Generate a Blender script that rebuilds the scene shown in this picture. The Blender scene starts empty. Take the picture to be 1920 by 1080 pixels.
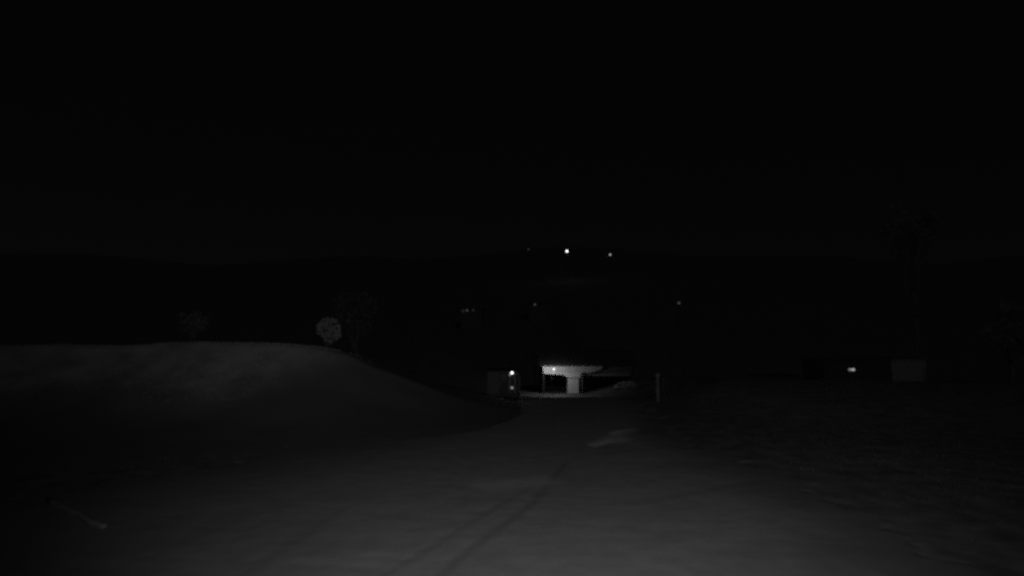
import bpy, bmesh, math, random
import numpy as np
from mathutils import Vector, Matrix, noise

random.seed(7); rng = np.random.default_rng(7)
S = bpy.context.scene
COL = S.collection

# ------------------------------------------------------------------ camera
F = 1144.0                      # focal length in pixels of the 1920 wide frame
CAM_H = 3.5
PITCH = math.atan(100 / F)      # the horizon falls 100 px under the middle
cam = bpy.data.cameras.new('camera'); camo = bpy.data.objects.new('camera', cam); COL.objects.link(camo)
cam.sensor_width = 36.0; cam.lens = 36.0 * F / 1920
cam.clip_start = 0.05; cam.clip_end = 5000
camo.location = (0, 0, CAM_H); camo.rotation_euler = (math.pi / 2 + PITCH, 0, 0)
S.camera = camo

def at(px, py, y):
    """world point seen at pixel (px,py) of the photograph, at distance y"""
    u = (px - 960) / F; v = (540 - py) / F
    dy = math.cos(PITCH) - v * math.sin(PITCH); dz = math.sin(PITCH) + v * math.cos(PITCH)
    t = y / dy
    return Vector((u * t, y, CAM_H + dz * t))

# ------------------------------------------------------------------ night sky, added fill sun, exposure
SUN_EL, SUN_ROT = math.radians(38), math.radians(160)
W = bpy.data.worlds.new('World'); S.world = W; W.use_nodes = True
nt = W.node_tree; nt.nodes.clear()
out = nt.nodes.new('ShaderNodeOutputWorld'); bg = nt.nodes.new('ShaderNodeBackground')
sky = nt.nodes.new('ShaderNodeTexSky'); sky.sky_type = 'NISHITA'; sky.sun_disc = False
sky.dust_density = 0.3; sky.sun_elevation = SUN_EL; sky.sun_rotation = SUN_ROT
bw = nt.nodes.new('ShaderNodeRGBToBW')
airglow = nt.nodes.new('ShaderNodeMath'); airglow.operation = 'ADD'; airglow.inputs[1].default_value = 5.5   # even night glow of the air
nt.links.new(sky.outputs[0], bw.inputs[0]); nt.links.new(bw.outputs[0], airglow.inputs[0]); nt.links.new(airglow.outputs[0], bg.inputs[0]); nt.links.new(bg.outputs[0], out.inputs[0])
bg.inputs[1].default_value = 0.00016

sun = bpy.data.lights.new('fill_sun', 'SUN'); sun.energy = 0.026; sun.angle = math.radians(0.5)  # sun lamp added to lift the dark land evenly; no moon is known
suno = bpy.data.objects.new('fill_sun', sun); COL.objects.link(suno)
d = Vector((math.sin(SUN_ROT) * math.cos(SUN_EL), math.cos(SUN_ROT) * math.cos(SUN_EL), math.sin(SUN_EL)))
suno.rotation_euler = (-d).to_track_quat('-Z', 'Y').to_euler(); suno.location = (0, -5, 30)

# the security camera's own infrared floodlight, mounted beside its lens
fl = bpy.data.lights.new('security_floodlight', 'SPOT'); fl.energy = 1960; fl.shadow_soft_size = 0.05
fl.spot_size = math.radians(95); fl.spot_blend = 1.0
flo = bpy.data.objects.new('security_floodlight', fl); COL.objects.link(flo)
flo.location = (0.12, -0.15, 4.0)
flo.rotation_euler = (Vector((2.4, 30, 3.6)) - flo.location).to_track_quat('-Z', 'Y').to_euler()

S.view_settings.view_transform = 'Standard'; S.view_settings.look = 'None'
S.view_settings.exposure = 0; S.view_settings.gamma = 1; S.view_settings.use_curve_mapping = False
S.render.engine = 'CYCLES'
S.cycles.use_denoising = False            # a night camera has grain of its own
S.cycles.pixel_filter_type = 'BLACKMAN_HARRIS'; S.cycles.filter_width = 3.0
S.cycles.use_adaptive_sampling = True; S.cycles.adaptive_threshold = 0.025; S.cycles.adaptive_min_samples = 48
S.cycles.sampling_pattern = 'TABULATED_SOBOL'; S.cycles.max_bounces = 4; S.cycles.sample_clamp_indirect = 0.04; S.cycles.sample_clamp_direct = 3.0

# ------------------------------------------------------------------ helpers
def mat(name, g, rough=0.9, vary=0.25, scale=6.0, metal=0.0, bump=0.0, detail=5):
    m = bpy.data.materials.new(name); m.use_nodes = True
    n = m.node_tree.nodes; l = m.node_tree.links; b = n['Principled BSDF']
    b.inputs['Roughness'].default_value = rough; b.inputs['Metallic'].default_value = metal
    b.inputs['Specular IOR Level'].default_value = 0.25
    tc = n.new('ShaderNodeTexCoord'); no = n.new('ShaderNodeTexNoise')
    no.inputs['Scale'].default_value = scale; no.inputs['Detail'].default_value = detail
    l.new(tc.outputs['Object'], no.inputs['Vector'])
    r = n.new('ShaderNodeValToRGB')
    lo, hi = g * (1 - vary), g * (1 + vary)
    r.color_ramp.elements[0].position = 0.3; r.color_ramp.elements[1].position = 0.7
    r.color_ramp.elements[0].color = (lo, lo, lo, 1); r.color_ramp.elements[1].color = (hi, hi, hi, 1)
    l.new(no.outputs['Fac'], r.inputs[0]); l.new(r.outputs[0], b.inputs['Base Color'])
    if bump:
        bp = n.new('ShaderNodeBump'); bp.inputs['Strength'].default_value = bump; bp.inputs['Distance'].default_value = 0.05
        l.new(no.outputs['Fac'], bp.inputs['Height']); l.new(bp.outputs[0], b.inputs['Normal'])
    return m

def glow(name, strength):
    m = bpy.data.materials.new(name); m.use_nodes = True
    n = m.node_tree.nodes; b = n['Principled BSDF']
    b.inputs['Base Color'].default_value = (.6, .6, .6, 1)
    b.inputs['Emission Color'].default_value = (1, 1, 1, 1); b.inputs['Emission Strength'].default_value = strength
    return m

def tag(o, label=None, cat=None, group=None, kind=None):
    if label: o['label'] = label
    if cat: o['category'] = cat
    if group: o['group'] = group
    if kind: o['kind'] = kind
    return o

def empty(name, loc, label, cat, group=None, rz=0):
    o = bpy.data.objects.new(name, None); COL.objects.link(o)
    o.location = loc; o.rotation_euler = (0, 0, rz); o.empty_display_size = 0.2
    return tag(o, label, cat, group)

def obj(name, bm, m, parent=None, smooth=False):
    me = bpy.data.meshes.new(name)
    bmesh.ops.recalc_face_normals(bm, faces=bm.faces)
    bm.to_mesh(me); bm.free()
    if smooth:
        for p in me.polygons: p.use_smooth = True
    me.materials.append(m)
    o = bpy.data.objects.new(name, me); COL.objects.link(o); o.parent = parent
    return o

def raw(name, verts, faces, m, parent=None, smooth=False):
    me = bpy.data.meshes.new(name); me.from_pydata(verts, [], faces); me.update()
    if smooth: me.polygons.foreach_set('use_smooth', [True] * len(me.polygons))
    me.materials.append(m)
    o = bpy.data.objects.new(name, me); COL.objects.link(o); o.parent = parent
    return o

def box(bm, a, b, bevel=0.0):
    a = Vector(a); b = Vector(b); c = (a + b) / 2; s = b - a
    r = bmesh.ops.create_cube(bm, size=1, matrix=Matrix.Translation(c) @ Matrix.Diagonal((s.x, s.y, s.z, 1)))
    if bevel:
        es = list({e for v in r['verts'] for e in v.link_edges})
        bmesh.ops.bevel(bm, geom=es, offset=bevel, segments=2, affect='EDGES')
    return bm

def nbox(a, b, bevel=0.0): return box(bmesh.new(), a, b, bevel)

def tube(bm, pts, radii, seg=8):
    pts = [Vector(p) for p in pts]; rings = []
    if not hasattr(radii, '__len__'): radii = [radii] * len(pts)
    for i, p in enumerate(pts):
        t = (pts[min(i + 1, len(pts) - 1)] - pts[max(i - 1, 0)]).normalized()
        q = t.to_track_quat('Z', 'Y')
        rings.append([bm.verts.new(p + q @ Vector((math.cos(2 * math.pi * k / seg) * radii[i], math.sin(2 * math.pi * k / seg) * radii[i], 0))) for k in range(seg)])
    for i in range(len(rings) - 1):
        for k in range(seg):
            bm.faces.new((rings[i][k], rings[i][(k + 1) % seg], rings[i + 1][(k + 1) % seg], rings[i + 1][k]))
    bm.faces.new(rings[0][::-1]); bm.faces.new(rings[-1])
    return bm

def ntube(pts, radii, seg=8): return tube(bmesh.new(), pts, radii, seg)

def ball(c, r, sub=2, sc=(1, 1, 1)):
    bm = bmesh.new()
    bmesh.ops.create_icosphere(bm, subdivisions=sub, radius=r, matrix=Matrix.Translation(c) @ Matrix.Diagonal((*sc, 1)))
    return bm

def prism(outline, y0, y1):
    """outline: (x,z) list, extruded in y"""
    bm = bmesh.new()
    A = [bm.verts.new((x, y0, z)) for x, z in outline]; B = [bm.verts.new((x, y1, z)) for x, z in outline]
    bm.faces.new(A); bm.faces.new(B[::-1]); n = len(A)
    for i in range(n): bm.faces.new((A[i], B[i], B[(i + 1) % n], A[(i + 1) % n]))
    return bm

# ------------------------------------------------------------------ terrain
def sstep(a, b, x):
    t = np.clip((x - a) / (b - a), 0, 1); return t * t * (3 - 2 * t)

def lump(x, y, k, s):
    return (np.sin(x * k + 1.3 * s) * np.cos(y * k * 1.13 + s) + .5 * np.sin(x * k * 2.3 + y * k * 1.7 + s * 2.1)) / 1.5

_WR = np.random.default_rng(3)
_WAVES = [(_WR.uniform(0, 6.283), _WR.uniform(.55, 1.8), _WR.uniform(0, 6.283)) for _ in range(14)]
def rough(x, y, k, s=0.0):
    """irregular relief: waves of random heading and length"""
    return sum(np.sin(k * f * (math.cos(a + s) * x + math.sin(a + s) * y) + p + s * 3) for a, f, p in _WAVES) / 5.0
YARD_Z = -2.86
def ground_z(x, y):
    x = np.asarray(x, float); y = np.asarray(y, float)
    z = YARD_Z * sstep(37, 58, y)                                   # the land falls behind the gate
    bank = 0.95 * sstep(8.5, 14, x) * sstep(22, 38, y)              # low bank on the right
    z = z * (1 - 0.75 * sstep(14, 22, x) * (1 - sstep(60, 85, y))) + bank
    hill = np.maximum(0, 0.213 * (y - 85) - 0.00003 * (y - 85) ** 2)
    hill = hill * (1 - sstep(480, 900, y) * .6)
    z = z + np.where(y > 85, hill * (0.92 + .06 * np.sin(x * .011 + 1) + .03 * np.sin(x * .031)), 0)
    z = z + 0.03 * rough(x, y, .7, 1) * sstep(5, 12, np.abs(x - 2)) + .006 * rough(x, y, 1.8, 3)
    return z

CX = np.array([-60, -34, -25.0, -19, -16.5, -14.7, -12, -9.4, -8.0, -6.8, -5.4, -4.2, -2.6, -1.6, -0.2, 1])
CZ = np.array([3.3, 3.35, 3.42, 3.50, 3.60, 3.62, 3.50, 3.26, 2.98, 2.45, 1.9, 1.42, .82, .5, .15, 0])
def mound_z(x, y):
    x = np.asarray(x, float); y = np.asarray(y, float)
    c = np.interp(x, CX, CZ)
    yc = 30.0 + .03 * x
    toe = 15 + 3.0 * sstep(-16, -4, x)
    t = np.clip((y - toe) / (yc - toe), 0, 1)
    p = .10 * t + .90 * t ** 3.4
    p = np.where(t > .85, p - 1.6 * (t - .85) ** 2, p)
    back = 1 - sstep(0, 20, y - yc) * 0.85
    pk = np.where(y > yc, (1 - 1.6 * .0225) * back, p)
    return c * pk + (0.10 * rough(x, y, .7, 2) + .03 * rough(x, y, 2.2, 5)) * np.clip(c * pk, 0, 1)

def top_z(x, y):
    return np.maximum(ground_z(x, y), ground_z(x, y) + mound_z(x, y))

def sheet(name, xs, ys, zf, m):
    X, Y = np.meshgrid(xs, ys); Z = zf(X, Y)
    V = np.stack([X.ravel(), Y.ravel(), Z.ravel()], 1)
    nx, ny = len(xs), len(ys)
    i = np.arange((ny - 1) * (nx - 1)); r = i // (nx - 1); c = i % (nx - 1); a = r * nx + c
    Fc = np.stack([a, a + 1, a + nx + 1, a + nx], 1)
    o = raw(name, V.tolist(), Fc.tolist(), m, smooth=True)
    return o, X, Y

GRASS_SOIL = mat('grass_soil', 0.17, vary=.35, scale=1.4, bump=.6, detail=8)
MOUND_M = mat('mound_turf', 0.40, vary=.30, scale=.8, bump=.7, detail=8)
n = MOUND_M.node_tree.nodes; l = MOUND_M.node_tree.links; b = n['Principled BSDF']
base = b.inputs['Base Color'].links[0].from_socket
at_ = n.new('ShaderNodeAttribute'); at_.attribute_name = 'slope_shade'      # shade painted on the lower slope and towards the flank
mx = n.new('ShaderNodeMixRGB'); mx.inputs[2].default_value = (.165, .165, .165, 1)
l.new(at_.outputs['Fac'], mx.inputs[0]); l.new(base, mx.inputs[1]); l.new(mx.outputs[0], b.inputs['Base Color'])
at_ = n.new('ShaderNodeAttribute'); at_.attribute_name = 'earth'     # shade painted into the colour of the flank by the gateway
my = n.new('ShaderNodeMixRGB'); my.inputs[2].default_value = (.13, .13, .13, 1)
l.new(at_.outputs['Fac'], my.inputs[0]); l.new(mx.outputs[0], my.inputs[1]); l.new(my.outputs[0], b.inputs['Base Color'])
def shade_cover(x, y):  # mask for the shade painted towards the toe and the right flank
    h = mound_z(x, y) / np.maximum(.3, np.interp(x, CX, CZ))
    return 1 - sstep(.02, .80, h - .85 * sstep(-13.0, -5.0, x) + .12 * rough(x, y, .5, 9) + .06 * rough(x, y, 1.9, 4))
xs = np.concatenate([np.linspace(-900, -60, 30), np.linspace(-55, 55, 260), np.linspace(60, 900, 30)])
ys = np.concatenate([np.linspace(-40, 2, 8), np.linspace(3, 60, 200), np.linspace(62, 130, 36), np.linspace(140, 1500, 60)])
g, _, _ = sheet('ground', xs, ys, ground_z, GRASS_SOIL); tag(g, 'dark rough grass land falling to a valley and rising to a far hillside', kind='structure')
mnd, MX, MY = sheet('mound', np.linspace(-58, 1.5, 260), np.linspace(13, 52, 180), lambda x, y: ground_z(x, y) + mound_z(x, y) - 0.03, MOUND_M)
at_ = mnd.data.attributes.new('slope_shade', 'FLOAT', 'POINT'); at_.data.foreach_set('value', shade_cover(MX, MY).ravel().astype(np.float32))
at_ = mnd.data.attributes.new('earth', 'FLOAT', 'POINT'); at_.data.foreach_set('value', (sstep(-10, -3.5, MX + .8 * rough(MX, MY, .6, 1)) * sstep(20, 27, MY)).ravel().astype(np.float32))  # mask of the painted shade on the right flank
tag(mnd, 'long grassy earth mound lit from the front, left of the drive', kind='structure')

# packed gravel drive, from the forecourt in front of the camera to the gate
def edge_l(y): return np.interp(y, [2, 8, 12, 16, 22, 30, 38, 48], [-18, -15, -13, -9.5, -6.2, -3.0, -1.9, -2.2])
def edge_r(y): return np.interp(y, [2, 8, 12, 16, 22, 30, 38, 48], [9.0, 7.6, 7.6, 7.6, 6.4, 7.2, 8.2, 8.4])
DX, DY = 0.09, 0.10
us = np.linspace(0, 1, 230); ys = np.concatenate([np.arange(4, 20, .075), np.arange(20, 46, .16)])
U, Y = np.meshgrid(us, ys); X = edge_l(Y) + (edge_r(Y) - edge_l(Y)) * U
wob = .35 * np.sin(Y * 1.9) + .2 * np.sin(Y * 4.3 + 1) + .12 * np.sin(Y * 9.1 + 2)
X = X + wob * np.where(U < .5, 1 - 2 * U, 0) - wob * .8 * np.where(U > .5, 2 * U - 1, 0)
edge = np.minimum(U, 1 - U)

def seg_mask(pts, w, soft):
    """1 along a polyline given as ground points (x,y)"""
    best = np.full(X.shape, 9.0)
    for (x0, y0), (x1, y1) in zip(pts[:-1], pts[1:]):
        dx, dy = x1 - x0, y1 - y0; L2 = dx * dx + dy * dy
        t = np.clip(((X - x0) * dx + (Y - y0) * dy) / L2, 0, 1)
        best = np.minimum(best, np.hypot(X - x0 - t * dx, Y - y0 - t * dy))
    return 1 - sstep(w, w + soft, best)

def gp(px, py):                       # a pixel on the flat drive -> ground point
    u = (px - 960) / F; v = (540 - py) / F
    dy = math.cos(PITCH) - v * math.sin(PITCH); dz = math.sin(PITCH) + v * math.cos(PITCH)
    t = -CAM_H / dz
    return (u * t, dy * t)

rut = np.zeros(X.shape)
TRACKS = [([gp(690, 1100), gp(790, 1042), gp(880, 985), gp(960, 935), gp(1000, 912)], .035, .10, .75),
          ([gp(800, 1110), gp(860, 1050), gp(940, 990), gp(1000, 945), gp(1036, 900), gp(1062, 868)], .045, .11, 1.0),
          ([gp(470, 1075), gp(540, 1025), gp(600, 985), gp(645, 955)], .05, .14, .6),
          ([gp(300, 1040), gp(430, 985), gp(540, 945)], .05, .2, .3),
          ([gp(1190, 945), gp(1330, 922), gp(1480, 893), gp(1580, 868)], .06, .22, .6),
          ([gp(1000, 905), gp(1140, 890), gp(1260, 874)], .08, .3, .35),
          ([gp(1130, 852), gp(1260, 842), gp(1400, 836)], .08, .35, .5)]
for p, w, s, a in TRACKS: rut = np.maximum(rut, a * seg_mask(p, w, s))
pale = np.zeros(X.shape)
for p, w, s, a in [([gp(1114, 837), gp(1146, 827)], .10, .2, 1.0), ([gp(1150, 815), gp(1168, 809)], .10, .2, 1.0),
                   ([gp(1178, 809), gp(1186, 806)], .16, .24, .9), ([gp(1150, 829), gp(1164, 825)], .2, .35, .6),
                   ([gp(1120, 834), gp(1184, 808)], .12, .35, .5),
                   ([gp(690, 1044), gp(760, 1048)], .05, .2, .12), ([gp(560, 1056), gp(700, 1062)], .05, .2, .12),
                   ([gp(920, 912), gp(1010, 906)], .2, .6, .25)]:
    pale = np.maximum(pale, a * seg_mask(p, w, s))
Z = ground_z(X, Y) + 0.035 - 0.11 * (1 - sstep(0, .035, edge)) - .006 * rut + .004 * rough(X, Y, 3.7, 4) + .0022 * rough(X, Y, 11, 7)
V = np.stack([X.ravel(), Y.ravel(), Z.ravel()], 1)
nx, ny = len(us), len(ys); i = np.arange((ny - 1) * (nx - 1)); r_ = i // (nx - 1); c_ = i % (nx - 1); a_ = r_ * nx + c_
DRIVE = mat('drive_gravel', 0.30, vary=.09, scale=1.7, bump=.25, detail=9)
n = DRIVE.node_tree.nodes; l = DRIVE.node_tree.links; b = n['Principled BSDF']
base = b.inputs['Base Color'].links[0].from_socket
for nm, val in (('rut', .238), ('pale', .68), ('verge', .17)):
    at_ = n.new('ShaderNodeAttribute'); at_.attribute_name = nm
    mx = n.new('ShaderNodeMixRGB'); mx.inputs[2].default_value = (val, val, val, 1)
    l.new(at_.outputs['Fac'], mx.inputs[0]); l.new(base, mx.inputs[1]); base = mx.outputs[0]
# streaky wear across the gravel
tc = n.new('ShaderNodeTexCoord'); mp = n.new('ShaderNodeMapping'); mp.inputs['Scale'].default_value = (.35, 2.4, 1)
n2 = n.new('ShaderNodeTexNoise'); n2.inputs['Scale'].default_value = 1.6; n2.inputs['Detail'].default_value = 6
l.new(tc.outputs['Object'], mp.inputs[0]); l.new(mp.outputs[0], n2.inputs['Vector'])
mr = n.new('ShaderNodeMapRange'); mr.inputs[1].default_value = .3; mr.inputs[2].default_value = .7; mr.inputs[3].default_value = .94; mr.inputs[4].default_value = 1.05
l.new(n2.outputs['Fac'], mr.inputs[0])
mul = n.new('ShaderNodeMixRGB'); mul.blend_type = 'MULTIPLY'; mul.inputs[0].default_value = 1
l.new(base, mul.inputs[1]); l.new(mr.outputs[0], mul.inputs[2]); l.new(mul.outputs[0], b.inputs['Base Color'])
dr = raw('driveway', V.tolist(), np.stack([a_, a_ + 1, a_ + nx + 1, a_ + nx], 1).tolist(), DRIVE, smooth=True)
verge = np.clip(1 - sstep(0, .48, U + .05 * rough(X, Y, .8, 2)) + 1 - sstep(.0, .22, 1 - U + .05 * rough(X, Y, .9, 5)), 0, 1)
for nm, arr in (('rut', rut), ('pale', pale), ('verge', verge)):
    at_ = dr.data.attributes.new(nm, 'FLOAT', 'POINT'); at_.data.foreach_set('value', arr.ravel().astype(np.float32))
tag(dr, 'packed gravel drive with dark tyre tracks leading to the gate', kind='structure')

# gravel yard in front of the lit garage
YARD = mat('yard_gravel', 0.10, vary=.4, scale=1.2, bump=.4)
xs = np.linspace(-6, 21, 110); ys = np.linspace(57, 76.5, 80)
def yard_z(x, y):
    e = np.minimum(np.minimum(x + 6, 21 - x), np.minimum(y - 57, 76.5 - y))
    return ground_z(x, y) + .04 + .35 * sstep(8, 18, x) * sstep(60, 72, y) - .2 * (1 - sstep(0, 1.2, e)) + .02 * lump(x, y, 2.3, 1)
yd, _, _ = sheet('yard', xs, ys, yard_z, YARD); tag(yd, 'pale gravel yard in front of the lit garage', kind='structure')

# ------------------------------------------------------------------ grass (uncountable)
def grass(name, pts, hmin, hmax, m, label):
    n = len(pts); z = top_z(pts[:, 0], pts[:, 1]) - .03
    K = 4; Vs = []; Fs = []
    P = np.repeat(np.column_stack([pts, z]), K, 0); N = n * K
    ang = rng.uniform(0, 2 * np.pi, N); off = rng.normal(0, .06, (N, 2)); P[:, :2] += off
    h = rng.uniform(hmin, hmax, N); w = h * rng.uniform(.06, .12, N); lean = rng.normal(0, .35, (N, 2)) * h[:, None]
    dx = np.cos(ang) * w; dy = np.sin(ang) * w
    A = P + np.column_stack([dx, dy, np.zeros(N)]); B = P - np.column_stack([dx, dy, np.zeros(N)])
    T = P + np.column_stack([lean, h])
    V = np.stack([A, B, T], 1).reshape(-1, 3)
    Fc = np.arange(N * 3).reshape(-1, 3)
    o = raw(name, V.tolist(), Fc.tolist(), m); return tag(o, label, 'grass', kind='stuff')

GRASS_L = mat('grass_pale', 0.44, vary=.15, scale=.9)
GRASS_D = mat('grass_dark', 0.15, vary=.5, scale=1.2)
p = np.column_stack([rng.uniform(-32, 0, 52000), rng.uniform(15, 36, 52000)])
p = p[(p[:, 0] < edge_l(p[:, 1]) - .1)]; keep = rng.random(len(p)) > shade_cover(p[:, 0], p[:, 1]) * 1.3 - .05; p = p[keep & (mound_z(p[:, 0], p[:, 1]) > .05)]
p = p[rng.random(len(p)) > .9 * sstep(-11, -7, p[:, 0])]
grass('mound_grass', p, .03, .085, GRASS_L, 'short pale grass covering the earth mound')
p = np.column_stack([rng.uniform(-20, 34, 60000), rng.uniform(5, 46, 60000)])
p = p[((p[:, 0] > edge_r(p[:, 1]) + .05) | (p[:, 0] < edge_l(p[:, 1]) - .05)) & (mound_z(p[:, 0], p[:, 1]) < .08) & ((p[:, 0] > 0) | (rng.random(len(p)) < .15))]
fade = np.clip((p[:, 0] - edge_r(p[:, 1]) + .6 * lump(p[:, 0], p[:, 1], .9, 3)) / 5.0, 0.04, 1)
p = p[rng.random(len(p)) < np.where(p[:, 0] > 0, fade, 1)]
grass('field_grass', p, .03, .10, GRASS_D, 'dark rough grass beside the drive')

# ------------------------------------------------------------------ foliage builders
LEAF = mat('leaf', 0.20, vary=.4, scale=2.0); LEAF_P = mat('leaf_pale', 0.42, vary=.3, scale=2.0)
LEAF_S = mat('leaf_dull', .15, vary=.4, scale=2.0); LEAF_D = mat('leaf_dark', 0.09, vary=.4, scale=2.0); BARK = mat('bark', 0.12, vary=.3, scale=8)
def leaves(centers, spread, n, size, long=1.6, upright=0.0):
    c = np.array(centers)[rng.integers(0, len(centers), n)]
    d = rng.normal(0, 1, (n, 3)); d /= np.linalg.norm(d, axis=1)[:, None]
    c = c + d * (rng.uniform(0, 1, n) ** .45)[:, None] * spread
    a = rng.normal(0, 1, (n, 3)); a[:, 2] += upright; a /= np.linalg.norm(a, axis=1)[:, None]
    b = np.cross(a, rng.normal(0, 1, (n, 3))); b /= np.linalg.norm(b, axis=1)[:, None]
    s = size * rng.uniform(.6, 1.3, n)[:, None]
    V = np.stack([c - a * s * long, c + b * s * .5, c + a * s * long, c - b * s * .5], 1).reshape(-1, 3)
    return V.tolist(), np.arange(n * 4).reshape(-1, 4).tolist()

def tree(name, base, h, crown_c, crown_r, nclump, nleaf, leafsize, m, label, cat='tree', group=None, trunk_r=.14, upright=0, bark=None):
    bark = bark or BARK
    root = empty(name, base, label, cat, group)
    cc = Vector(crown_c) - Vector(base); cr = Vector(crown_r)
    clumps = []
    while len(clumps) < nclump:
        v = Vector(rng.uniform(-1, 1, 3))
        if v.length < 1: clumps.append(tuple(cc + Vector((v.x * cr.x, v.y * cr.y, v.z * cr.z)) * .85))
    bm = bmesh.new()
    tube(bm, [(0, 0, -.2), (0.03, 0, h * .4), (cc.x * .7, cc.y * .7, cc.z), ], [trunk_r, trunk_r * .75, trunk_r * .35], 8)
    obj('trunk', bm, bark, root, True)
    for k in range(min(8, nclump)):
        c = Vector(clumps[k]); z0 = min(h * .4 + k * .05 * h, cc.z)
        obj('limb', ntube([(0, 0, z0), tuple(Vector((0, 0, z0)).lerp(c, .5) + Vector((0, 0, .1))), tuple(c)], [trunk_r * .4, trunk_r * .25, trunk_r * .08], 6), bark, root, True)
    V, Fc = leaves(clumps, min(cr) * .42, nleaf, leafsize, upright=upright)
    raw('crown', V, Fc, m, root)
    return root

# pale round shrub on the shoulder of the mound
def on_top(px, y): 
    x = at(px, 600, y).x; return Vector((x, y, float(top_z(x, y))))
b0 = on_top(617, 33.5); c0 = at(617, 620, 33.5)
sh = empty('round_shrub', b0, 'pale rounded shrub on the right shoulder of the earth mound', 'shrub')
cl = []
for k in range(9):                                     # upright shoots that together make a ball
    xo = -.56 + .14 * k; ch = math.sqrt(max(.02, .64 ** 2 - xo * xo))
    for q_ in range(12):
        if rng.random() < .22 or (xo < -.15 and q_ < 3): continue
        zo = ch * (-1 + 2 * q_ / 11); cl.append(tuple(c0 - b0 + Vector((xo + rng.normal(0, .012), rng.uniform(-.35, .35) * ch, zo))))
V, Fc = leaves(cl, .085, 2300, .03, 2.6, 2.5); raw('crown', V, Fc, mat('leaf_grey', .31, vary=.45, scale=5), sh)
for k in range(6):
    c = Vector(cl[11 * k + 5]); obj('stem', ntube([(0, 0, -.15), tuple(c * .5), tuple(c)], [.025, .02, .008], 6), BARK, sh, True)
# thin scraggy bush further left on the crest
b1 = on_top(366, 30.2)
bu = empty('scraggy_bush', b1, 'thin dark scraggy bush on the crest of the earth mound', 'bush')
tips = []
for k in range(15):
    a = rng.uniform(0, 2 * math.pi); s = rng.uniform(.2, .85); hgt = rng.uniform(.5, 1.35)
    t = (math.cos(a) * s, math.sin(a) * s * .7, hgt); tips.append(t)
    obj('twig', ntube([(0, 0, -.1), (t[0] * .4, t[1] * .4, hgt * .6), t], [.022, .016, .006], 5), BARK, bu, True)
V, Fc = leaves(tips, .3, 420, .04, 1.6); raw('crown', V, Fc, LEAF, bu)

# trees round the place, only faintly reached by the light
def T(px, ptop, pbot, y, wpx, m, label, nl=2600, name='leafy_tree'):
    x = at(px, 600, y).x; base = Vector((x, y, float(top_z(x, y))))
    zt = at(px, ptop, y).z; zb = at(px, pbot, y).z; r = wpx / 2 / F * y
    return tree(name, base, max(1.0, (zb - base.z) + .3), (x, y, (zt + zb) / 2), (r, r * .9, (zt - zb) / 2), 26, nl, .10 + .0012 * y, m, label,
                trunk_r=.10 + .002 * y)
T(668, 545, 640, 41, 80, LEAF_D, 'slim dark leafy tree behind the round shrub on the mound', 1500, 'slim_tree')
T(1716, 375, 490, 46, 100, LEAF_S, 'tall dark tree above the low shed on the right')
T(1890, 560, 680, 37, 80, LEAF_S, 'dark bushy tree at the right edge, beside the low shed')

# ------------------------------------------------------------------ gate post, with an upright for its shadow
WOOD = mat('weathered_wood', 0.17, vary=.35, scale=9); WOOD_P = mat('pale_wood', 0.30, vary=.2, scale=9)
def gate_post(px, ptop, y, w, label, m, mcap):
    x = at(px, 730, y).x; z0 = float(ground_z(x, y)); h = at(px, ptop, y).z - z0
    p = empty('gate_post', (x, y, z0), label, 'post', 'posts of the gateway')
    bm = nbox((-w / 2, -w / 2, -.3), (w / 2, w / 2, h - .14), .015); obj('shaft', bm, m, p)
    bm = prism([(-w / 2 - .03, h - .14), (w / 2 + .03, h - .14), (w / 2 + .03, h - .06), (0, h + .02), (-w / 2 - .03, h - .06)], -w / 2 - .03, w / 2 + .03)
    obj('cap', bm, mcap, p)
    for zz in (.45, 1.1): obj('hinge', nbox((-w / 2 - .05, -.03, zz), (-w / 2, .03, zz + .12), .006), m, p)
    return p
gate_post(1233, 701, 36.2, .15, 'weathered wooden post with paler cap right of the gateway', WOOD, WOOD_P)
gate_post(1244, 709, 38.4, .10, 'thin dark upright for the shadow beside the capped gate post', mat('post_shadow_dark', .07), mat('post_shadow_cap', .08))  # dark upright put in for the capped post's shadow

# ------------------------------------------------------------------ parked van, rear to the camera
DARK = mat('dark_paint', 0.035, .6, .2, 3); PALE = mat('grey_paint', 0.075, .6, .15, 2); TRIM = mat('trim_metal', 0.16, .5, .1)
RUB = mat('rubber', 0.03); GLASS = mat('dark_glass', 0.02, .15, .1); CHROME = mat('rim_metal', .25, .45)
vy = 36.5; vx = at(943.5, 740, vy).x; vz = float(ground_z(vx, vy)) + .03
van = empty('parked_van', (vx, vy, vz), 'dark boxy van parked left of the gateway with a bright lamp high on its rear', 'van')
H_ = at(943, 695, vy).z - vz; HW = .98
prof = [(-HW, .3), (HW, .3)]
for k in range(9):
    a = k / 8 * math.pi / 2; prof.append((HW - .42 + .42 * math.cos(a), H_ - .55 + .55 * math.sin(a)))
for k in range(5):
    a = math.pi / 2 + k / 4 * math.pi / 2; prof.append((-HW + .12 + .12 * math.cos(a), H_ - .12 + .12 * math.sin(a)))
obj('body', prism(prof, 0, 4.1), DARK, van)
obj('rear_door', nbox((-HW + .05, -.035, .38), (-.24, 0, H_ - .10), .012), PALE, van)['label'] = 'pale grey left rear door'
rd = obj('rear_door', nbox((-.20, -.035, .38), (.30, 0, H_ - .10), .012), DARK, van)
obj('handle', nbox((-.16, -.07, .85), (-.12, -.036, 1.05), .008), TRIM, rd)
obj('window', nbox((-.15, -.045, 1.0), (.25, -.036, H_ - .25), .008), GLASS, van)
for xx in (.34, .64): obj('door_strip', nbox((xx, -.035, .42), (xx + .085, 0, H_ - .22), .01), TRIM, van)
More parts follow.
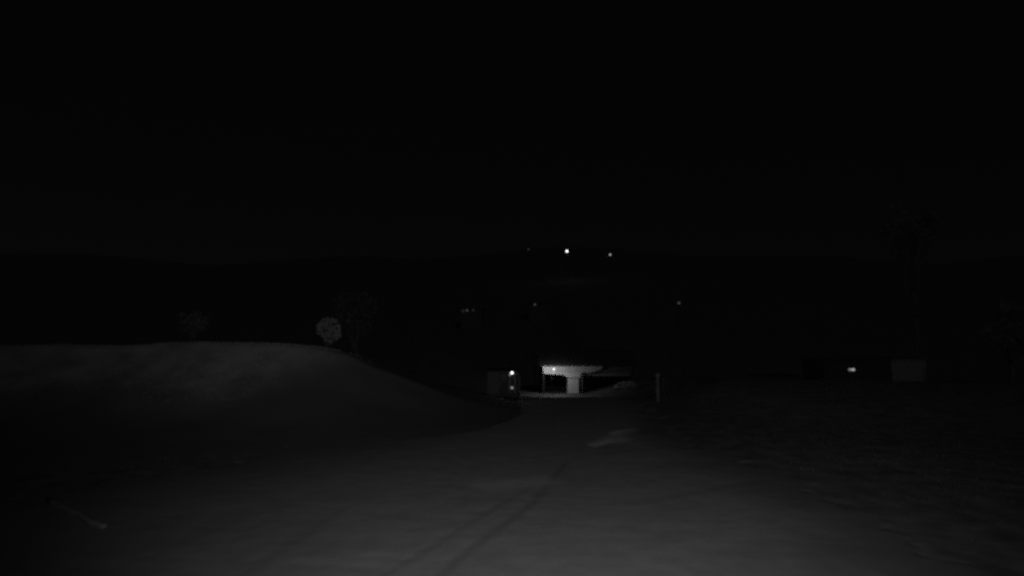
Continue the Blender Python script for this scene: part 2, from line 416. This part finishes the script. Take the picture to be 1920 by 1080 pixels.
path = [(HW - .01, -.01, .25)] + [(HW - .01 - .42 + .42 * math.cos(k / 8 * 1.45), -.01, H_ - .56 + .55 * math.sin(k / 8 * 1.45)) for k in range(9)]
obj('edge_trim', ntube(path, .035, 6), TRIM, van, True)
obj('bumper', nbox((-HW, -.14, .22), (HW, -.0, .36), .03), DARK, van)
lx = at(960, 699, vy).x - vx; lz = at(960, 699, vy).z - vz; lz2 = at(960, 727, vy).z - vz
lh = obj('rear_lamp', nbox((lx - .11, -.09, lz - .09), (lx + .11, -.01, lz + .09), .02), DARK, van)
obj('lens', ball((lx, -.10, lz), .07, 2, (1, .5, 1)), glow('lamp_lens_bright', 14), lh, True)
obj('lamp_flare', ball((lx - .12, -.09, lz - .12), .05, 2, (1, .5, 1)), glow('lamp_flare_glow', .25), lh, True)  # small glowing ball added for the flare beside the lamp
lh = obj('rear_lamp', nbox((lx - .08, -.07, lz2 - .12), (lx + .09, -.01, lz2 + .09), .02), DARK, van)
obj('lens', ball((lx, -.075, lz2), .075, 2, (1, .5, 1)), glow('lamp_lens_dim', .25), lh, True)
for px in (914, 942):
    q = at(px, 748, vy - .16) - Vector((vx, vy - .16, vz))
    obj('reflector', ball((q.x, -.15, q.z), .045, 2, (1, .4, 1)), glow('reflector_glow', .07), van, True)  # reflectors glow by themselves in place of light thrown back
for sx in (-1, 1):
    for yy in (.75, 3.2):
        t = ntube([(sx * (HW - .22), yy, .31), (sx * (HW - .01), yy, .31)], .31, 20)
        w = obj('wheel', t, RUB, van)
        obj('rim', ntube([(sx * (HW - .02), yy, .31), (sx * (HW + .005), yy, .31)], .19, 16), CHROME, w)
# ------------------------------------------------------------------ garage with a lit front
GY = 75.0
LAMPLIT = mat('lamplit_end', 0.72, .7, .06, 2); GREY = mat('garage_render', 0.38, .85, .16, 1.2); PILLAR = mat('pillar_paint', .52, .85, .06, 1.5); GDARK = mat('garage_dark', 0.035, .85, .2, 3)
ROOF = mat('roof_sheet', 0.07, .8, .3, 3); PIPE = mat('pipe', .16, .6, .1)
gx = at(1075, 737, GY).x; gz = at(1075, 738.5, GY).z
gar = empty('garage', (gx, GY, gz), 'open fronted garage with one thick pale pillar, lit by a yard lamp', 'garage')
def L(px, py): q = at(px, py, GY); return (q.x - gx, q.z - gz)
obj('front_beam', prism([L(1042, 687), L(1132, 687), L(1124, 694), L(1106, 699), L(1042, 699)], 0, .35), GREY, gar)  # fade of the lamplight shaped into the slanted right end
obj('lamplit_end_panel', prism([L(1017, 687), L(1041.7, 687), L(1041.7, 701.9), L(1019, 700.5)], -.02, .33), LAMPLIT, gar)['label'] = 'end of the front beam, painted lighter for the lamplight'  # beam end coloured whiter to carry the lamp's brighter side
obj('corbel', prism([L(1042, 699.2), L(1089, 699.2), L(1088, 708.5), L(1065, 708.5), L(1056, 702.5), L(1042, 702)], 0.0, .36), PILLAR, gar)
obj('faded_beam_end', prism([L(1110, 687.3), L(1186, 687.3), L(1186, 699), L(1110, 699)], .37, .6), mat('beam_fade_dark', .10), gar)  # right end of the beam coloured dark where the lamplight fades
obj('pillar', prism([L(1065, 710.2), L(1085, 710.2), L(1085.5, 742), L(1064.5, 742)], .06, 1.0), PILLAR, gar)
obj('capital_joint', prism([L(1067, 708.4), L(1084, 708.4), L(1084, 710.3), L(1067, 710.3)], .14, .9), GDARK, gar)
obj('rear_beam', prism([L(1090, 698), L(1184, 698), L(1184, 706), L(1090, 706)], .7, .95), mat('rear_beam_grey', .16), gar)
q0, q1 = L(1091.5, 700), L(1091.5, 744); obj('downpipe', ntube([(q0[0], -.06, q0[1]), (q1[0], -.06, q1[1])], .07, 8), PIPE, gar, True)
for px in (1019, 1184): 
    q0, q1 = L(px, 699), L(px, 744); obj('corner_post', nbox((q0[0] - .1, .06, q1[1]), (q0[0] + .1, .3, q0[1]), .01), GDARK, gar)
xl, zt = L(1010, 686.2); xr, _ = L(1194, 687); zb = L(1010, 745)[1]
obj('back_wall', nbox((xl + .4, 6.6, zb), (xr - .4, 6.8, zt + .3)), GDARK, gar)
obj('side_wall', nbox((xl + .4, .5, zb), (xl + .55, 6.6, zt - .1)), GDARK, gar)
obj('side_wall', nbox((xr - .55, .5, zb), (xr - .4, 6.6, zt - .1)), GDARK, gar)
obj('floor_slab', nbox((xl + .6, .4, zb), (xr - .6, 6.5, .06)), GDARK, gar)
rf = obj('roof', prism([(xl, zt - .0), (xr, zt - .0), (xr, zt + .12), (xl, zt + .12)], -.45, 0), ROOF, gar)
me = rf.data
bm = bmesh.new()
for s in (0, 1):
    pass
A = [(xl, -.45, zt), (xr, -.45, zt), (xr, 3.6, zt + 1.75), (xl, 3.6, zt + 1.75)]
Bk = [(xl, 3.6, zt + 1.75), (xr, 3.6, zt + 1.75), (xr, 7.4, zt + .1), (xl, 7.4, zt + .1)]
for quad in (A, Bk):
    v0 = [bm.verts.new(v) for v in quad]; v1 = [bm.verts.new((v[0], v[1], v[2] + .12)) for v in quad]
    bm.faces.new(v0); bm.faces.new(v1[::-1])
    for k in range(4): bm.faces.new((v0[k], v1[k], v1[(k + 1) % 4], v0[(k + 1) % 4]))
bmesh.ops.recalc_face_normals(bm, faces=bm.faces); bm.to_mesh(me); bm.free()
for k in range(24):
    x = xl + .15 + (xr - xl - .3) * k / 23
    obj('roof_rib', ntube([(x, -.45, zt + .125), (x, 3.6, zt + 1.875)], .016, 5), ROOF, rf)
obj('gutter', ntube([(xl, -.5, zt + .02), (xr, -.5, zt + .02)], .06, 8), GDARK, gar, True)

# yard lamp standing in front of the garage
ly = GY - 2.6; lp = at(1038.5, 692, ly); lgz = float(yard_z(np.array(lp.x), np.array(ly)))
yl = empty('yard_lamp', (lp.x, ly, lgz), 'bright lit yard lamp on a thin dark pole before the garage', 'lamp')
hh = lp.z - lgz
obj('pole', ntube([(-.3, -.05, -.3), (-.3, -.05, hh + .1)], [.03, .022], 8), GDARK, yl, True)
obj('bracket', ntube([(-.3, -.05, hh + .1), (-.15, -.03, hh + .17), (0, 0, hh + .14)], .015, 6), GDARK, yl, True)
obj('hood', ntube([(0, 0, hh + .075), (0, 0, hh + .13)], [.085, .04], 14), GDARK, yl, True)
obj('bulb', ball((0, 0, hh), .085, 2), glow('yard_bulb', 7), yl, True)
pl = bpy.data.lights.new('yard_lamp_light', 'POINT'); pl.energy = 150; pl.shadow_soft_size = .05
po = bpy.data.objects.new('yard_lamp_light', pl); COL.objects.link(po); po.location = (lp.x, ly + .16, lp.z - .02)

# low heap of rubble right of the garage front
hy = 71.0; hx = at(1174, 735, hy).x; hz = float(yard_z(np.array(hx), np.array(hy)))
heap = empty('rubble_heap', (hx, hy, hz), 'low pale heap of rubble in the yard right of the garage pillar', 'heap')
bm = bmesh.new(); bmesh.ops.create_icosphere(bm, subdivisions=4, radius=1)
for v in bm.verts:
    f = 1 + .30 * noise.noise(v.co * 2.2) + .12 * noise.noise(v.co * 6)
    skew = .35 * v.co.x
    v.co = Vector((v.co.x * 1.35 * f, v.co.y * .8 * f, max(-.1, v.co.z) * (.62 + skew * .5) * f - .02))
RUBBLE = mat('rubble', .34, vary=.4, scale=4, bump=.6)
obj('mass', bm, RUBBLE, heap)
for k in range(26):
    a = rng.uniform(0, 6.28); rr = rng.uniform(.2, 1.2); x = rr * math.cos(a) * 1.25; y = -abs(rr * math.sin(a)) * .8
    bm = bmesh.new(); bmesh.ops.create_icosphere(bm, subdivisions=1, radius=rng.uniform(.08, .22))
    z = max(.03, .62 * (1 - (rr / 1.35) ** 2) * (1 + .3 * x / 1.3))
    for v in bm.verts: v.co = Vector((v.co.x * 1.3, v.co.y, v.co.z * .7)) * (1 + .3 * noise.noise(v.co * 9 + Vector((k, 0, 0)))) + Vector((x, y, z))
    obj('stone', bm, RUBBLE, heap)
# small leaning tree at the garage's left corner
ty = 78.0; tx = at(1003, 690, ty).x; tz = float(ground_z(np.array(tx), np.array(ty)))
tree('young_tree', (tx, ty, tz), 2.6, (tx - .1, ty, at(1004, 670, ty).z), (.75, .6, 1.3), 10, 200, .09, mat('leaf_black', .07), 'small sparse tree against the left corner of the garage', trunk_r=.05, bark=GDARK)

# ------------------------------------------------------------------ low shed on the right with a bulkhead lamp
sy = 41.0; sL = at(1546, 700, sy); sR = at(1738, 700, sy); sgz = float(ground_z((sL.x + sR.x) / 2, sy)) - .05
shed = empty('low_shed', ((sL.x + sR.x) / 2, sy, sgz), 'low dark wooden shed on the right bank with a paler board door', 'shed')
hw = (sR.x - sL.x) / 2; sh_h = at(1600, 677, sy).z - sgz
SD = mat('shed_board', .05, vary=.3, scale=5); SP = mat('shed_door_board', .18, vary=.25, scale=5)
obj('wall', nbox((-hw, .05, -.3), (hw, 3.0, sh_h)), SD, shed)
split = at(1672, 700, sy).x - shed.location.x
nb = 22
for k in range(nb):
    a = -hw + (split + hw) * k / nb; b_ = -hw + (split + hw) * (k + 1) / nb
    obj('board', nbox((a + .006, 0.0, -.25), (b_ - .006, .048, sh_h - .01 - .01 * (k % 3)), .006), SD, shed)
dr_ = obj('door', nbox((split + .01, .02, 0), (hw - .03, .048, sh_h)), SP, shed)
for k in range(9):
    a = split + .02 + (hw - .04 - split) * k / 9; b_ = split + .02 + (hw - .04 - split) * (k + 1) / 9
    obj('board', nbox((a + .005, -.03, .02), (b_ - .005, .019, sh_h + .12), .005), SP, dr_)
bm = prism([(-hw - .15, sh_h + .02), (split - .02, sh_h + .02), (split - .02, sh_h + .08), (-hw - .15, sh_h + .08)], -.18, 3.2); obj('roof', bm, ROOF, shed)
bm = prism([(split - .01, sh_h + .13), (hw + .15, sh_h + .13), (hw + .15, sh_h + .19), (split - .01, sh_h + .19)], -.18, 3.2); obj('roof', bm, ROOF, shed)
q = at(1596.5, 693, sy - .06); bx_ = q.x - shed.location.x; bz_ = q.z - sgz
bl = empty('bulkhead_lamp', (q.x, sy - .01, q.z), 'small oblong lit lamp on the dark front of the low shed', 'lamp')
obj('housing', nbox((-.24, -.045, -.12), (.24, 0, .12), .02), GDARK, bl)
for k, (a, s) in enumerate(((-.145, .12), (.0, .22), (.14, .36))):
    obj('lens', nbox((a - .065, -.085, -.085), (a + .065, -.046, .085), .02), glow('bulkhead_lens', s), bl)

# ------------------------------------------------------------------ edging log at the left side of the drive
a = Vector((*gp(88, 944), 0)); b = Vector((*gp(192, 997), 0)); mid = (a + b) / 2
lg_z = float(top_z(mid.x, mid.y))
lg = empty('edging_log', (mid.x, mid.y, lg_z), 'pale weathered log lying along the left edge of the drive', 'log')
n_ = 9; pts = []
for k in range(n_):
    p_ = a.lerp(b, k / (n_ - 1)) - mid; pts.append((p_.x + .04 * math.sin(k * 1.7), p_.y + .03 * math.cos(k * 2.3), .06 + float(top_z(p_.x + mid.x, p_.y + mid.y)) - lg_z))
LOGM = mat('bleached_log', .215, vary=.35, scale=7)
obj('stem', ntube(pts, [.055, .07, .085, .08, .075, .07, .07, .06, .045], 10), LOGM, lg, True)
obj('branch_stub', ntube([pts[3], (pts[3][0] - .1, pts[3][1] + .12, pts[3][2] + .12)], [.035, .02], 6), LOGM, lg, True)

# ------------------------------------------------------------------ far lights on the hillside
POLE = mat('far_pole', .05)
def far_lamp(px, py, y, r, strength, label, h=6.0):
    q = at(px, py, y); z0 = float(ground_z(q.x, y)); 
    s = empty('street_lamp', (q.x, y, z0), label, 'street lamp', 'lamps on the far hillside'); h = q.z - z0
    obj('pole', ntube([(0, 0.6, -.5), (0, 0.6, h)], [.09, .05], 6), POLE, s)
    obj('arm', ntube([(0, .6, h), (0, .3, h + .35), (0, 0, h + .3)], .035, 5), POLE, s)
    obj('hood', ntube([(0, 0, h + r * .8), (0, 0, h + r + .12)], [r * .9, r * .3], 10), POLE, s)
    obj('globe', ball((0, 0, h), r, 2), glow('street_globe', strength), s, True)
    print('far lamp', px, py, 'height above ground %.1f' % h)
def dist_for(py, h):
    """distance at which the hillside lies h metres under the line of sight"""
    best = None
    for y in np.arange(95, 700, 1.0):
        q = at(1000, py, y)
        if q.z - float(ground_z(q.x, y)) < h: return float(y)
    return 300.0
far_lamp(1063, 471, dist_for(471, 12), .36, 9, 'brightest white lamp high on the dark far hillside')
far_lamp(1144, 477.5, dist_for(477, 9), .34, .55, 'dimmer lamp high on the hillside, right of the brightest one')
far_lamp(991, 467.5, dist_for(467, 7), .34, .055, 'very faint lamp high on the hillside, left of the brightest one')
far_lamp(1273, 568, dist_for(568, 6), .27, .045, 'faint lone lamp low on the hillside, above the gate posts')
def far_house(px, py, y, label, lamps, name='far_house'):
    q = at(px, py, y); z0 = float(ground_z(q.x, y)) 
    h = q.z - z0
    ho = empty(name, (q.x, y + .5, z0), label, 'house', 'houses low on the far hillside')
    w = 3.2
    obj('wall', nbox((-w * .4, 0, -1), (w, 6, h + .5)), mat('far_wall', .15), ho)
    obj('roof', prism([(-w * .4 - .4, h + .5), (w + .4, h + .5), (w * .3, h + 2.1)], -.4, 6.4), mat('far_roof', .13), ho)
    for dx, dz, r, s in lamps:
        if r > .2: obj('porch_lamp', ball((dx, -.35, h + dz), r, 2), glow('porch_bulb', s), ho, True)
        else: obj('window', nbox((dx - .25, -.08, h + dz - .3), (dx + .25, .02, h + dz + .3)), glow('window_lit', s), ho)
    return ho
y1 = dist_for(571, 4); far_house(1003, 571, y1, 'small dark far house with one dim porch lamp, above the garage', [(0, 0, .24, .045)])
y2 = dist_for(582, 4); far_house(875.5, 582, y2, 'small dark far house with a row of dim lights, above the parked van', [(0, 0, .22, .05), (-.9, -.1, .1, .007), (1.3, .1, .1, .006)])
